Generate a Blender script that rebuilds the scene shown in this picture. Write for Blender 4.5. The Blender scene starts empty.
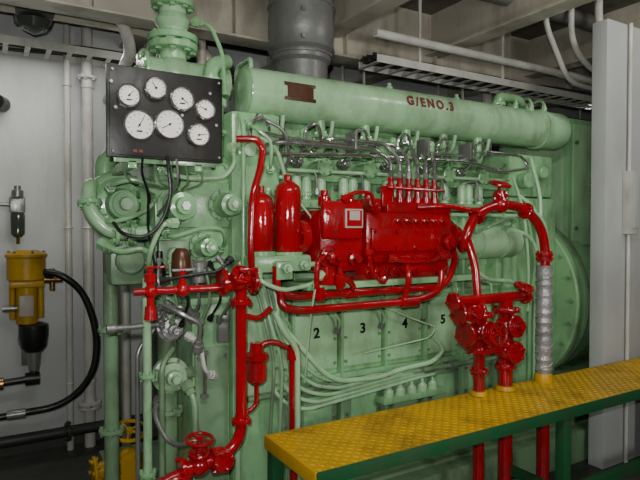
import bpy, bmesh, math, random
from mathutils import Vector, Matrix, Quaternion
random.seed(4)
V=Vector
# ---------------------------------------------------------------- materials
MATS={}
def paint(name,col,rough=0.45,metal=0.0,grime=0.35,gcol=(0.05,0.045,0.03),scale=7.0,bump=0.15,spec=0.5,lo=.47,hi=.74):
    m=bpy.data.materials.new(name);m.use_nodes=True
    nt=m.node_tree;b=nt.nodes['Principled BSDF']
    tc=nt.nodes.new('ShaderNodeTexCoord')
    n1=nt.nodes.new('ShaderNodeTexNoise');n1.inputs['Scale'].default_value=scale;n1.inputs['Detail'].default_value=7;n1.inputs['Roughness'].default_value=0.66
    mp=nt.nodes.new('ShaderNodeMapping');mp.inputs['Scale'].default_value=(1,1,.4)
    nt.links.new(tc.outputs['Object'],mp.inputs['Vector']);nt.links.new(mp.outputs[0],n1.inputs['Vector'])
    r=nt.nodes.new('ShaderNodeValToRGB');r.color_ramp.elements[0].position=lo;r.color_ramp.elements[1].position=hi
    nt.links.new(n1.outputs['Fac'],r.inputs['Fac'])
    mul=nt.nodes.new('ShaderNodeMath');mul.operation='MULTIPLY';mul.inputs[1].default_value=grime
    nt.links.new(r.outputs['Color'],mul.inputs[0])
    mx=nt.nodes.new('ShaderNodeMix');mx.data_type='RGBA'
    mx.inputs[6].default_value=(*col,1);mx.inputs[7].default_value=(*gcol,1)
    nt.links.new(mul.outputs[0],mx.inputs[0])
    n2=nt.nodes.new('ShaderNodeTexNoise');n2.inputs['Scale'].default_value=scale*.35;n2.inputs['Detail'].default_value=3
    nt.links.new(tc.outputs['Object'],n2.inputs['Vector'])
    mr=nt.nodes.new('ShaderNodeMapRange');mr.inputs[1].default_value=0.3;mr.inputs[2].default_value=0.7;mr.inputs[3].default_value=0.78;mr.inputs[4].default_value=1.12
    nt.links.new(n2.outputs['Fac'],mr.inputs[0])
    hs=nt.nodes.new('ShaderNodeHueSaturation');nt.links.new(mr.outputs[0],hs.inputs['Value']);nt.links.new(mx.outputs[2],hs.inputs['Color'])
    nt.links.new(hs.outputs['Color'],b.inputs['Base Color'])
    rr=nt.nodes.new('ShaderNodeMapRange');rr.inputs[3].default_value=max(rough-.08,.05);rr.inputs[4].default_value=min(rough+.2,1)
    nt.links.new(r.outputs['Color'],rr.inputs[0]);nt.links.new(rr.outputs[0],b.inputs['Roughness'])
    b.inputs['Metallic'].default_value=metal
    b.inputs['Specular IOR Level'].default_value=spec
    if bump:
        n3=nt.nodes.new('ShaderNodeTexNoise');n3.inputs['Scale'].default_value=scale*5;n3.inputs['Detail'].default_value=3
        nt.links.new(tc.outputs['Object'],n3.inputs['Vector'])
        bp=nt.nodes.new('ShaderNodeBump');bp.inputs['Strength'].default_value=bump;bp.inputs['Distance'].default_value=0.01
        nt.links.new(n3.outputs['Fac'],bp.inputs['Height']);nt.links.new(bp.outputs['Normal'],b.inputs['Normal'])
    MATS[name]=m;return m
GG=(0.06,0.06,0.03)
paint('green',(0.25,0.49,0.245),0.25,grime=0.75,gcol=GG,bump=.09,spec=.6)
paint('green_pale',(0.35,0.59,0.335),0.27,grime=0.55,gcol=GG,bump=.07,spec=.6)
paint('green_dull',(0.18,0.30,0.17),0.4,grime=0.8,gcol=GG,bump=.1)
paint('green_deck',(0.012,0.085,0.03),0.5,grime=0.6,spec=.3)
paint('red',(0.33,0.004,0.010),0.17,grime=0.6,gcol=(0.04,0.008,0.008),scale=12,bump=.1,spec=.65)
paint('yellow',(0.54,0.31,0.006),0.42,grime=0.75,gcol=(0.11,0.07,0.012),scale=6,spec=.35)
paint('chrome',(0.65,0.65,0.63),0.2,0.9,grime=0.25,bump=0)
paint('steel',(0.30,0.30,0.29),0.38,0.6,grime=0.5)
paint('lagging',(0.40,0.40,0.40),0.38,0.45,grime=0.55,scale=15,bump=0.5)
paint('exhaust_cladding',(0.21,0.215,0.21),0.45,0.35,grime=0.6,scale=4,bump=.3)
paint('black',(0.006,0.006,0.006),0.4,grime=0.2,bump=0.05,spec=.3)
paint('rubber',(0.010,0.010,0.011),0.4,grime=0.2)
paint('dial',(0.8,0.8,0.76),0.3,grime=0.08,bump=0)
paint('wall_white',(0.53,0.55,0.54),0.45,grime=0.3,gcol=(0.22,0.19,0.15),scale=2.2,bump=0.06)
paint('pipe_white',(0.58,0.58,0.53),0.35,grime=0.5,gcol=(0.14,0.09,0.05),scale=9)
paint('ceiling_cream',(0.52,0.49,0.40),0.45,grime=0.7,gcol=(0.08,0.055,0.03),scale=3)
paint('ceiling_plate',(0.14,0.13,0.105),0.6,grime=0.7,gcol=(0.03,0.025,0.02),scale=3)
paint('floor_plate',(0.06,0.065,0.055),0.5,grime=0.5)
paint('cable',(0.03,0.03,0.027),0.6,grime=0.3)
paint('brass_plate',(0.09,0.035,0.015),0.4,0.3,grime=0.3,bump=0)
paint('brass',(0.35,0.2,0.07),0.35,0.9,grime=0.4)
paint('label',(0.42,0.36,0.32),0.5,grime=0.4,bump=0)
paint('stencil_red',(0.15,0.008,0.006),0.5,grime=0.1,bump=0)
paint('glass_dark',(0.05,0.06,0.05),0.1,grime=0,bump=0)

# ---------------------------------------------------------------- builder
class B:
    def __init__(s,name):
        s.name=name;s.v=[];s.f=[];s.mi=[];s.mats=[]
    def m(s,mat):
        if mat not in s.mats:s.mats.append(mat)
        return s.mats.index(mat)
    def add(s,vs,fs,mat):
        o=len(s.v);s.v+= [tuple(x) for x in vs];k=s.m(mat)
        for f in fs:
            s.f.append([i+o for i in f]);s.mi.append(k)
    def box(s,a,b,mat,bev=0.0,rot=None):
        a=V(a);b=V(b);c=(a+b)/2;d=b-a
        bm=bmesh.new();bmesh.ops.create_cube(bm,size=1)
        for v in bm.verts:v.co=V((v.co.x*d.x,v.co.y*d.y,v.co.z*d.z))
        if bev>0:
            bmesh.ops.bevel(bm,geom=bm.edges[:],offset=min(bev,min(abs(d.x),abs(d.y),abs(d.z))*.45),segments=2,profile=.6,affect='EDGES')
        M=Matrix.Translation(c)
        if rot is not None:M=M@rot.to_4x4()
        bm.verts.index_update()
        s.add([M@v.co for v in bm.verts],[[v.index for v in f.verts] for f in bm.faces],mat);bm.free()
    def frame(s,ax):
        ax=V(ax).normalized();t=V((0,0,1)) if abs(ax.z)<.9 else V((1,0,0))
        u=ax.cross(t).normalized();w=ax.cross(u).normalized();return ax,u,w
    def lathe(s,p,axis,prof,mat,seg=20):
        ax,u,w=s.frame(axis);p=V(p);vs=[];fs=[]
        n=len(prof)
        for (d,r) in prof:
            for k in range(seg):
                a=2*math.pi*k/seg
                vs.append(p+ax*d+(u*math.cos(a)+w*math.sin(a))*max(r,1e-4))
        for i in range(n-1):
            for k in range(seg):
                k2=(k+1)%seg
                fs.append([i*seg+k,i*seg+k2,(i+1)*seg+k2,(i+1)*seg+k])
        fs.append([k for k in range(seg)][::-1]);fs.append([(n-1)*seg+k for k in range(seg)])
        s.add(vs,fs,mat)
    def cyl(s,a,b,r,mat,r2=None,seg=18,ch=0.0):
        a=V(a);b=V(b);L=(b-a).length;r2=r if r2 is None else r2
        if ch>0: prof=[(0,r-ch),(ch,r),(L-ch,r2),(L,r2-ch)]
        else: prof=[(0,r),(L,r2)]
        s.lathe(a,b-a,prof,mat,seg)
    def ball(s,c,r,mat,sc=(1,1,1),seg=16,rings=10):
        c=V(c);vs=[];fs=[]
        for i in range(rings+1):
            t=math.pi*i/rings
            for k in range(seg):
                a=2*math.pi*k/seg
                vs.append(c+V((r*sc[0]*math.sin(t)*math.cos(a),r*sc[1]*math.sin(t)*math.sin(a),r*sc[2]*math.cos(t))))
        for i in range(rings):
            for k in range(seg):
                fs.append([i*seg+k,(i+1)*seg+k,(i+1)*seg+(k+1)%seg,i*seg+(k+1)%seg])
        s.add(vs,fs,mat)
    def torus(s,c,axis,R,r,mat,seg=24,seg2=8):
        ax,u,w=s.frame(axis);c=V(c);vs=[];fs=[]
        for i in range(seg):
            a=2*math.pi*i/seg;d=u*math.cos(a)+w*math.sin(a)
            for k in range(seg2):
                b=2*math.pi*k/seg2
                vs.append(c+d*(R+r*math.cos(b))+ax*r*math.sin(b))
        for i in range(seg):
            for k in range(seg2):
                i2=(i+1)%seg;k2=(k+1)%seg2
                fs.append([i*seg2+k,i2*seg2+k,i2*seg2+k2,i*seg2+k2])
        s.add(vs,fs,mat)
    def tube(s,pts,r,mat,bend=0.05,seg=12,smooth=False):
        pts=[V(p) for p in pts]
        P=[pts[0]]
        if smooth:
            P=[]
            q=[pts[0]*2-pts[1]]+pts+[pts[-1]*2-pts[-2]]
            for i in range(1,len(q)-2):
                for k in range(8):
                    t=k/8;a,b,c,d=q[i-1],q[i],q[i+1],q[i+2]
                    P.append(.5*((2*b)+(c-a)*t+(2*a-5*b+4*c-d)*t*t+(3*b-a-3*c+d)*t**3))
            P.append(pts[-1])
        else:
            for i in range(1,len(pts)-1):
                a,b,c=pts[i-1],pts[i],pts[i+1]
                l=min(bend,(a-b).length*.49,(c-b).length*.49)
                p0=b+(a-b).normalized()*l;p1=b+(c-b).normalized()*l
                for k in range(6):
                    t=k/5;P.append(p0*(1-t)**2+b*2*t*(1-t)+p1*t*t)
            P.append(pts[-1])
        Q=[P[0]]
        for p in P[1:]:
            if (p-Q[-1]).length>1e-4:Q.append(p)
        P=Q
        if len(P)<2:return
        t0=(P[1]-P[0]).normalized();_,u,w=s.frame(t0);vs=[];fs=[];n=len(P)
        for i in range(n):
            t=(P[min(i+1,n-1)]-P[max(i-1,0)]).normalized()
            q=t0.rotation_difference(t);u=q@u;w=q@w;t0=t
            for k in range(seg):
                a=2*math.pi*k/seg;vs.append(P[i]+(u*math.cos(a)+w*math.sin(a))*r)
        for i in range(n-1):
            for k in range(seg):
                k2=(k+1)%seg;fs.append([i*seg+k,i*seg+k2,(i+1)*seg+k2,(i+1)*seg+k])
        fs.append(list(range(seg))[::-1]);fs.append([(n-1)*seg+k for k in range(seg)])
        s.add(vs,fs,mat)
    def line(s,pts,r,mat,bend=.04,seg=8,nut=None):
        s.tube(pts,r,mat,bend,seg)
        nut=nut or mat
        for a,c in ((pts[0],pts[1]),(pts[-1],pts[-2])):
            d=(V(c)-V(a)).normalized();s.lathe(a,d,[(0,r*2.3),(r*3,r*2.3),(r*3.2,r*1.6),(r*5,r*1.6)],nut,6)
    def bolts(s,c,axis,R,n,mat,r=0.008,h=0.012,ph=0.3):
        ax,u,w=s.frame(axis);c=V(c)
        for k in range(n):
            a=2*math.pi*k/n+ph;p=c+(u*math.cos(a)+w*math.sin(a))*R
            s.lathe(p,ax,[(0,r),(h,r)],mat,6)
    def flange(s,c,axis,r,mat,t=0.018,n=6,bm=None):
        ax=V(axis).normalized();c=V(c)
        s.cyl(c-ax*t/2,c+ax*t/2,r,mat,seg=24,ch=0.003)
        s.bolts(c+ax*t/2,ax,r*.78,n,bm or mat,r=r*.12+.002,h=.01)
        s.bolts(c-ax*t/2,-ax,r*.78,n,bm or mat,r=r*.12+.002,h=.01)
    def wheel(s,c,axis,R,mat,r=0.008,spokes=5,stem=0.06):
        ax,u,w=s.frame(axis);c=V(c)
        s.torus(c,ax,R,r,mat);s.lathe(c-ax*.012,ax,[(0,R*.2),(.024,R*.2)],mat,12)
        for k in range(spokes):
            a=2*math.pi*k/spokes+.3;d=u*math.cos(a)+w*math.sin(a)
            s.cyl(c+d*R*.15,c+d*R,r*.7,mat,seg=8)
        s.cyl(c,c-ax*stem,r*1.1,'steel' if mat!='red' else 'red',seg=10)
    def valve(s,c,pipe_ax,stem_ax,r,mat,wheelR=0.06,stem=0.12):
        c=V(c);pa=V(pipe_ax).normalized();sa=V(stem_ax).normalized()
        s.ball(c,r*1.25,mat);s.cyl(c-pa*r*1.9,c+pa*r*1.9,r*.85,mat)
        s.flange(c-pa*r*1.9,pa,r*1.6,mat,n=4);s.flange(c+pa*r*1.9,pa,r*1.6,mat,n=4)
        s.cyl(c,c+sa*r*1.8,r*.8,mat);s.flange(c+sa*r*1.5,sa,r*1.25,mat,t=.014,n=4)
        s.cyl(c+sa*r*1.8,c+sa*(r*1.8+.03),r*.45,mat)
        if wheelR:s.wheel(c+sa*(r*1.8+stem*.6),sa,wheelR,mat,r=.007,stem=stem*.6)
    def done(s,parent=None):
        me=bpy.data.meshes.new(s.name);me.from_pydata(s.v,[],s.f)
        for m in s.mats:me.materials.append(MATS[m])
        me.polygons.foreach_set('material_index',s.mi)
        me.polygons.foreach_set('use_smooth',[True]*len(s.f))
        me.update()
        bm=bmesh.new();bm.from_mesh(me);bmesh.ops.recalc_face_normals(bm,faces=bm.faces);bm.to_mesh(me);bm.free()
        me.set_sharp_from_angle(angle=0.62)
        ob=bpy.data.objects.new(s.name,me);bpy.context.scene.collection.objects.link(ob)
        if parent:ob.parent=parent
        return ob
def text(body,loc,size,mat,parent,rx=math.radians(90),ext=.0015,name='lettering',sx=1.0,off=0.0,sp=1.0):
    cu=bpy.data.curves.new(name,'FONT');cu.body=body;cu.size=size;cu.extrude=ext;cu.offset=off;cu.align_x='CENTER';cu.align_y='CENTER';cu.space_character=sp
    o=bpy.data.objects.new(name+'_c',cu);bpy.context.scene.collection.objects.link(o)
    bpy.context.view_layer.update()
    me=bpy.data.meshes.new_from_object(o.evaluated_get(bpy.context.evaluated_depsgraph_get()))
    bpy.data.objects.remove(o);me.materials.clear();me.materials.append(MATS[mat])
    ob=bpy.data.objects.new(name,me);bpy.context.scene.collection.objects.link(ob)
    ob.location=loc;ob.rotation_euler=(rx,0,0);ob.scale=(sx,1,1);ob.parent=parent
    return ob

# ---------------------------------------------------------------- room
X0,X1,Y0,Y1,ZC=-1.6,6.4,-1.6,4.2,3.1
b=B('floor');b.box((X0,Y0,-.1),(X1,Y1,0),'floor_plate')
for i in range(60):
    for j in range(44):
        x=-.6+i*.035+(j%2)*.0175;y=2.6+j*.035
        if y<4.1 and x<1.2:
            q=Matrix.Rotation((1 if (i+j)%2 else -1)*.8,3,'Z')
            b.box((x-.012,y-.003,.0),(x+.012,y+.003,.002),'floor_plate',rot=q)
b.done()
b=B('ceiling');b.box((X0,Y0,ZC),(X1,Y1,ZC+.1),'ceiling_plate');b.done()
b=B('wall_back');b.box((X0,Y1,0),(X1,Y1+.1,ZC),'wall_white')
b.box((.36,Y1-.004,0),(.372,Y1,ZC),'wall_white');b.done()
b=B('baseboard_back');b.box((X0,Y1-.012,0),(X1,Y1,.10),'floor_plate');b.done()
b=B('wall_left');b.box((X0-.1,Y0,0),(X0,Y1,ZC),'wall_white');b.done()
b=B('wall_right');b.box((X1,Y0,0),(X1+.1,Y1,ZC),'wall_white');b.done()
b=B('wall_front');b.box((X0,Y0-.1,0),(X1,Y0,ZC),'wall_white');b.done()
def beam_y(x,n):
    b=B(n);b.box((x-.008,.2,2.80),(x+.008,Y1,ZC),'ceiling_cream');b.box((x-.07,.2,2.785),(x+.07,Y1,2.80),'ceiling_cream',.003)
    b.box((x-.05,1.2,2.80),(x+.05,1.21,ZC),'ceiling_cream');b.done()
for x in (-.6,.9,2.0,2.9,4.0,5.1):beam_y(x,'ceiling_beam')
b=B('ceiling_girder');b.box((X0,3.22,2.66),(X1,3.24,ZC),'ceiling_cream');b.box((X0,3.15,2.645),(X1,3.31,2.66),'ceiling_cream',.003)
for k in range(9):b.box((X0+.5+k*.8,3.17,2.66),(X0+.508+k*.8,3.22,ZC),'ceiling_cream')
b.done()

# ---------------------------------------------------------------- support column right
b=B('bulkhead_column')
b.box((3.27,2.06,0),(4.6,2.16,2.78),'wall_white',.006)
b.box((3.44,2.0,1.46),(3.53,2.06,1.86),'pipe_white',.01)
b.box((3.455,1.992,1.5),(3.515,2.0,1.82),'wall_white',.003)
b.tube([(3.485,2.04,1.86),(3.485,2.04,2.78)],.012,'pipe_white')
b.tube([(3.485,2.04,1.46),(3.485,2.04,.0)],.012,'pipe_white')
b.done()

# ---------------------------------------------------------------- engine
E=bpy.data.objects.new('diesel_generator_engine',None);bpy.context.scene.collection.objects.link(E)
CX=[1.105+.275*i for i in range(6)]
b=B('engine_block')
b.box((.98,2.37,.22),(2.85,3.35,1.60),'green',.015)
b.box((.55,2.2,0),(4.3,2.3,.20),'green_dull',.01);b.box((.55,3.3,0),(4.3,3.45,.20),'green_dull',.01)
b.box((.6,2.3,.12),(4.2,3.3,.22),'green_dull',.01)
b.box((.98,2.30,1.595),(2.83,3.35,1.635),'green',.006)
b.box((1.2,2.12,1.225),(2.2,2.4,1.255),'green',.005)
b.box((.98,2.345,1.135),(2.83,2.37,1.16),'green',.004)
b.box((.98,2.335,.745),(2.83,2.37,.775),'green',.004)
for i,x in enumerate(CX):
    b.box((x-.122,2.35,.80),(x+.122,2.37,1.115),'green_pale',.008)
    for dx in (-.105,.105):
        for z in (.83,.95,1.085):b.lathe((x+dx,2.35,z),(0,-1,0),[(0,.008),(.01,.008)],'green_dull',6)
    b.box((x-.118,2.345,.40),(x+.118,2.37,.72),'green_dull',.008)
    b.box((x-.08,2.335,.44),(x+.08,2.35,.68),'green',.006)
    for dx in (-.1,.1):
        for z in (.43,.56,.69):b.lathe((x+dx,2.345,z),(0,-1,0),[(0,.008),(.012,.008)],'steel',6)
    b.box((x+.130,2.325,.24),(x+.145,2.37,1.60),'green',.003)
    b.box((x-.11,2.355,1.28),(x+.11,2.37,1.55),'green',.01)
    b.line([(x+.06,2.37,1.18),(x+.06,2.30,1.18),(x+.06,2.30,1.10),(x+.11,2.30,1.04),(x+.11,2.34,.98)],.007,'green',.03,nut='steel')
    b.lathe((x-.07,2.37,1.19),(0,-1,0),[(0,.016),(.02,.016),(.022,.010),(.05,.010)],'brass',6)
for k in range(40):
    b.lathe((1.0+k*.046,2.30,1.615),(0,-1,0),[(0,.009),(.01,.009)],'green',6)
b.tube([(1.0,2.31,.73),(2.8,2.31,.73)],.014,'green_dull');b.tube([(1.0,2.32,1.575),(2.8,2.32,1.575)],.012,'green_pale')
for k in range(8):b.box((1.12+k*.22,2.29,.71),(1.14+k*.22,2.35,.75),'steel',.002);b.box((1.1+k*.22,2.30,1.56),(1.12+k*.22,2.37,1.59),'green',.002)
b.done(E)
for t,x in zip('123456',CX):text(t,(x,2.346,.985),.070,'black',E,name='cylinder_number_'+t,off=.002)

b=B('cylinder_heads')
for i,x in enumerate(CX):
    b.box((x-.118,2.47,1.635),(x+.118,3.1,1.86),'green',.02)
    b.box((x-.095,2.50,1.86),(x+.095,3.0,2.04),'green',.04)
    b.cyl((x-.05,2.47,1.93),(x-.05,2.52,1.93),.035,'green');b.cyl((x+.05,2.36,1.80),(x+.05,2.48,1.80),.035,'green',ch=.006)
    b.cyl((x+.05,2.345,1.80),(x+.05,2.36,1.80),.045,'green',ch=.004);b.bolts((x+.05,2.345,1.80),(0,-1,0),.036,6,'green_dull',r=.006,h=.008)
    for dx in (-.085,-.028,.055):
        b.cyl((x+dx,2.40,1.635),(x+dx,2.40,1.735),.026,'green_pale',ch=.006)
        b.cyl((x+dx,2.40,1.655),(x+dx,2.40,1.675),.034,'green',ch=.003)
        b.ball((x+dx,2.40,1.735),.024,'green_pale',seg=12,rings=6)
    b.cyl((x-.03,2.42,1.90),(x-.03,2.42,1.96),.02,'green');b.ball((x-.03,2.42,1.97),.024,'green')
    b.tube([(x+.06,2.46,1.88),(x+.06,2.40,1.90),(x+.06,2.42,2.06)],.026,'green',.05)
    b.flange((x+.06,2.41,1.955),(0,.12,1),.042,'green',n=4)
    b.cyl((x-.06,2.45,1.80),(x-.06,2.40,1.83),.018,'steel')
    b.line([(x-.09,2.47,1.70),(x-.09,2.38,1.76),(x+.0,2.36,1.78),(x+.0,2.34,1.66)],.006,'steel',.03)
    for dx in (-.1,.1):b.lathe((x+dx,2.49,1.86),(0,0,1),[(0,.018),(.02,.018),(.022,.010),(.05,.010)],'green',6)
    b.tube([(x+.10,2.47,1.92),(x+.10,2.38,1.95),(x+.10,2.36,2.03)],.011,'green_pale',.03)
    b.box((x-.115,2.455,1.86),(x-.095,2.47,1.99),'green_dull',.003)
b.box((.98,2.42,1.735),(2.8,2.47,1.765),'green',.006)
b.done(E)

b=B('cooling_water_header')
b.lathe((1.03,2.45,2.135),(1,0,.006),[(0,.02),(0.0,.1),(.012,.118),(2.07,.118),(2.07,.128),(2.11,.128),(2.11,.122),(2.28,.122),(2.31,.105),(2.315,.02)],'green_pale',40)
b.torus((1.042,2.45,2.135),(1,0,0),.113,.006,'green',40)
for x in (1.06,2.62):
    b.box((x-.02,2.45,1.95),(x+.02,2.62,2.06),'green',.005)
b.box((1.2,2.335,2.10),(1.37,2.345,2.185),'brass_plate',.002,rot=Matrix.Rotation(-.05,3,'X'))
b.box((1.215,2.332,2.115),(1.355,2.336,2.17),'brass_plate')
b.tube([(1.08,2.45,2.25),(1.08,2.45,2.30),(1.08,2.62,2.30),(1.08,2.62,2.1)],.012,'green')
for k in range(3):b.lathe((1.9+k*.5,2.45,2.25),(0,0,1),[(0,.02),(.02,.02),(.02,.012),(.04,.012)],'green',10)
b.tube([(2.75,2.45,2.22),(2.75,2.45,2.32),(3.0,2.5,2.34),(3.2,2.6,2.30),(3.25,2.7,2.2)],.03,'green',.06);b.flange((2.75,2.45,2.27),(0,0,1),.05,'green',n=4)
for x in (2.9,3.05,3.18):b.line([(x,2.45,2.25),(x,2.43,2.30),(x+.05,2.50,2.36),(x+.1,2.7,2.36)],.010,'green_pale',.04)
h=b.done(E)
text('G/ENO.3',(2.10,2.335,2.18),.072,'stencil_red',E,rx=math.radians(72),name='stencil_lettering',sx=.92,off=.0025,sp=1.42)

b=B('flywheel_housing')
b.box((2.83,2.42,.22),(3.30,3.3,1.70),'green',.04)
b.box((2.85,2.44,1.70),(3.28,3.0,1.98),'green',.03)
b.cyl((2.95,2.42,1.80),(2.95,2.36,1.80),.05,'green',ch=.008);b.cyl((3.12,2.44,1.86),(3.12,2.38,1.86),.04,'green',ch=.008)
b.tube([(3.0,2.40,1.95),(3.05,2.36,1.7),(3.05,2.36,1.4),(3.12,2.40,1.1)],.014,'green_pale',.08)
b.tube([(2.85,2.36,1.70),(2.93,2.3,1.62),(3.0,2.33,1.3),(3.05,2.35,.9)],.012,'green_pale',.08)
for k in range(4):b.tube([(2.86+.04*k,2.38,1.72-.03*k),(2.90+.05*k,2.33,1.55),(2.98+.05*k,2.34,1.30),(3.0+.05*k,2.4,.95),(3.0+.05*k,2.4,.5)],.009,'green_pale' if k%2 else 'green',.08,seg=8)
b.cyl((3.30,2.88,1.0),(3.36,2.88,1.0),.62,'green',seg=48,ch=.01)
b.bolts((3.30,2.88,1.0),(-1,0,0),.58,24,'green_dull',r=.014,h=.02)
for k in range(12):b.lathe((2.83+.035,2.42,.3+k*.115),(0,-1,0),[(0,.011),(.015,.011)],'green_dull',6)
b.done(E)
b=B('alternator')
b.lathe((3.36,2.88,1.0),(1,0,0),[(0,.55),(.06,.58),(.25,.58),(.27,.55),(1.0,.55),(1.0,.6),(1.05,.6),(1.1,.45)],'green',48)
b.cyl((3.45,2.88,1.0),(3.47,2.88,1.0),.60,'green_dull',seg=48)
b.box((3.3,2.3,.2),(4.3,3.35,.5),'green_dull',.02)
for k in range(8):b.box((3.7+k*.04,2.32,.7),(3.715+k*.04,2.36,1.3),'green_dull')
b.done(E)
b=B('alternator_terminal_cabinet')
b.box((3.50,2.48,1.34),(4.05,3.1,2.27),'green',.012)
b.box((3.495,2.52,1.38),(3.50,3.06,2.23),'green_pale',.002)
b.box((3.54,2.47,1.38),(4.01,2.48,2.23),'green_pale',.004)
for k in range(14):b.box((3.72,2.455,1.48+k*.028),(3.98,2.47,1.492+k*.028),'green_dull',.003)
for z in (1.5,2.1):b.cyl((3.56,2.45,z),(3.56,2.47,z),.012,'steel')
b.box((3.5,2.5,1.2),(3.9,2.9,1.36),'green',.01)
b.done(E)

# gear end, left
b=B('gear_case')
b.box((.93,2.32,.22),(1.17,3.3,2.02),'green',.02)
b.box((.60,2.36,1.30),(.94,3.0,1.80),'green',.035)
b.box((.93,2.29,1.30),(1.19,2.34,1.36),'green',.01)
b.box((.96,2.30,.75),(1.16,2.33,1.27),'green_pale',.01)
for x in (.98,1.14):
    for k in range(7):b.lathe((x,2.30,.78+k*.077),(0,-1,0),[(0,.008),(.012,.008)],'green_dull',6)
b.box((.60,2.34,1.50),(.93,2.37,1.70),'green',.012)
for (x,z,r) in ((.69,1.59,.062),(.90,1.60,.052),(.80,1.42,.042)):
    b.lathe((x,2.35,z),(0,-1,0),[(0,r*1.35),(.02,r*1.35),(.022,r*1.05),(.05,r*1.05),(.055,r),(.11,r*.9),(.115,r*.6),(.14,r*.55),(.145,.01)],'green',28)
    b.bolts((x,2.33,z),(0,-1,0),r*1.18,8,'green_dull',r=.009,h=.014)
    b.lathe((x,2.22,z),(0,-1,0),[(0,r*.3),(.02,r*.3)],'steel',6)
b.cyl((.60,2.5,1.59),(.56,2.5,1.59),.10,'green',seg=28,ch=.01);b.bolts((.56,2.5,1.59),(-1,0,0),.085,8,'green')
b.lathe((.88,2.45,1.78),(0,0,1),[(0,.075),(.03,.075),(.04,.06),(.26,.06),(.27,.075),(.30,.075),(.32,.05),(.40,.045)],'green_pale',24)
b.flange((.88,2.45,1.93),(0,0,1),.085,'green',n=8);b.flange((.88,2.45,1.80),(0,0,1),.09,'green',n=8)
b.box((.85,2.37,1.95),(.91,2.40,2.02),'green_dull',.004)
b.tube([(.88,2.45,2.1),(.88,2.45,2.24),(.98,2.5,2.28)],.035,'green',.06)
b.box((.60,2.45,1.78),(.82,2.8,1.92),'green',.03)
for k in range(5):b.torus((.72,2.44,1.80+k*.026),(0,0,1),.06,.009,'green',20,6)
b.tube([(.96,2.30,2.0),(.96,2.26,1.95),(.96,2.26,1.3)],.011,'green',.03)
b.tube([(1.05,2.28,1.9),(1.12,2.26,1.86),(1.18,2.28,1.72),(1.18,2.30,1.62)],.010,'green_pale',.05)
b.line([(.62,2.34,1.74),(.62,2.25,1.72),(.70,2.22,1.70),(.86,2.22,1.71),(.92,2.25,1.78),(.92,2.3,1.86)],.009,'green_pale')
b.line([(.64,2.34,1.48),(.64,2.24,1.46),(.75,2.20,1.50),(.84,2.20,1.50),(.88,2.26,1.44),(.88,2.34,1.40)],.009,'green')
b.line([(1.00,2.32,1.96),(1.00,2.24,1.94),(1.08,2.22,1.88),(1.08,2.24,1.78),(1.12,2.32,1.76)],.009,'green')
b.line([(1.06,2.32,2.00),(1.06,2.26,1.98),(1.15,2.24,1.94),(1.20,2.28,1.82),(1.20,2.36,1.76)],.008,'steel')
b.line([(.60,2.40,1.36),(.56,2.30,1.34),(.56,2.25,1.42),(.60,2.22,1.52),(.66,2.24,1.52)],.010,'green_pale')
b.line([(.78,2.34,1.34),(.78,2.24,1.36),(.86,2.22,1.38),(.92,2.26,1.36)],.010,'green_dull')
b.lathe((.99,2.32,1.84),(0,-1,0),[(0,.034),(.015,.034),(.02,.022),(.05,.022),(.055,.03),(.07,.028)],'green_pale',14)
b.lathe((1.12,2.32,1.66),(0,-1,0),[(0,.03),(.015,.03),(.02,.018),(.05,.018)],'green',14)
b.box((.61,2.32,1.32),(.74,2.36,1.45),'green_dull',.01);b.cyl((.675,2.32,1.385),(.675,2.28,1.385),.035,'green',ch=.005)
for x in (.62,.70,.78,.86,.92):
    for z in (1.325,1.77):b.lathe((x,2.36,z),(0,-1,0),[(0,.010),(.014,.010)],'green_dull',6)
b.done(E)

b=B('charge_air_pipe')
b.cyl((.76,2.62,1.80),(.76,2.62,2.25),.075,'green')
b.ball((.76,2.62,2.20),.105,'green_pale')
b.cyl((.62,2.62,2.20),(1.02,2.62,2.20),.085,'green_pale',seg=24);b.flange((.62,2.62,2.20),(1,0,0),.115,'green',n=8)
b.flange((.96,2.62,2.20),(1,0,0),.115,'green',n=8)
b.cyl((.76,2.62,2.25),(.76,2.62,3.09),.062,'green_pale',seg=24)
b.flange((.76,2.62,2.34),(0,0,1),.115,'green',t=.03,n=8)
b.flange((.76,2.62,2.38),(0,0,1),.115,'green',t=.03,n=8)
b.lathe((.76,2.62,2.42),(0,0,1),[(0,.06),(.04,.085),(.08,.06)],'green_pale',24)
b.flange((.76,2.62,2.54),(0,0,1),.10,'green',t=.03,n=8)
b.line([(.84,2.56,2.46),(.90,2.5,2.44),(.94,2.45,2.3),(.94,2.42,2.1)],.010,'green')
b.done(E)

b=B('water_pump')
b.lathe((.50,2.62,1.60),(0,-1,0),[(0,.08),(.02,.125),(.09,.125),(.12,.10),(.125,.07),(.17,.06),(.175,.01)],'green',30)
b.torus((.50,2.56,1.60),(0,1,0),.11,.040,'green',30,12)
b.bolts((.50,2.50,1.60),(0,-1,0),.085,8,'green_pale',r=.01,h=.015)
b.tube([(.40,2.56,1.68),(.37,2.5,1.68),(.36,2.44,1.57),(.43,2.42,1.48),(.60,2.42,1.48)],.030,'green_pale',.07)
b.flange((.46,2.42,1.48),(1,0,0),.055,'green',n=6);b.flange((.52,2.42,1.48),(1,0,0),.055,'green',n=6)
b.flange((.365,2.45,1.60),(0,.3,1),.048,'green',n=6)
b.cyl((.50,2.56,1.60),(.66,2.56,1.60),.07,'green',seg=24);b.flange((.585,2.56,1.6),(1,0,0),.105,'green',n=8)
b.tube([(.45,2.6,1.70),(.45,2.6,1.80),(.52,2.6,1.84),(.62,2.6,1.84)],.04,'green',.06)
b.box((.45,2.5,1.25),(.60,2.7,1.50),'green_dull',.03)
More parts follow.
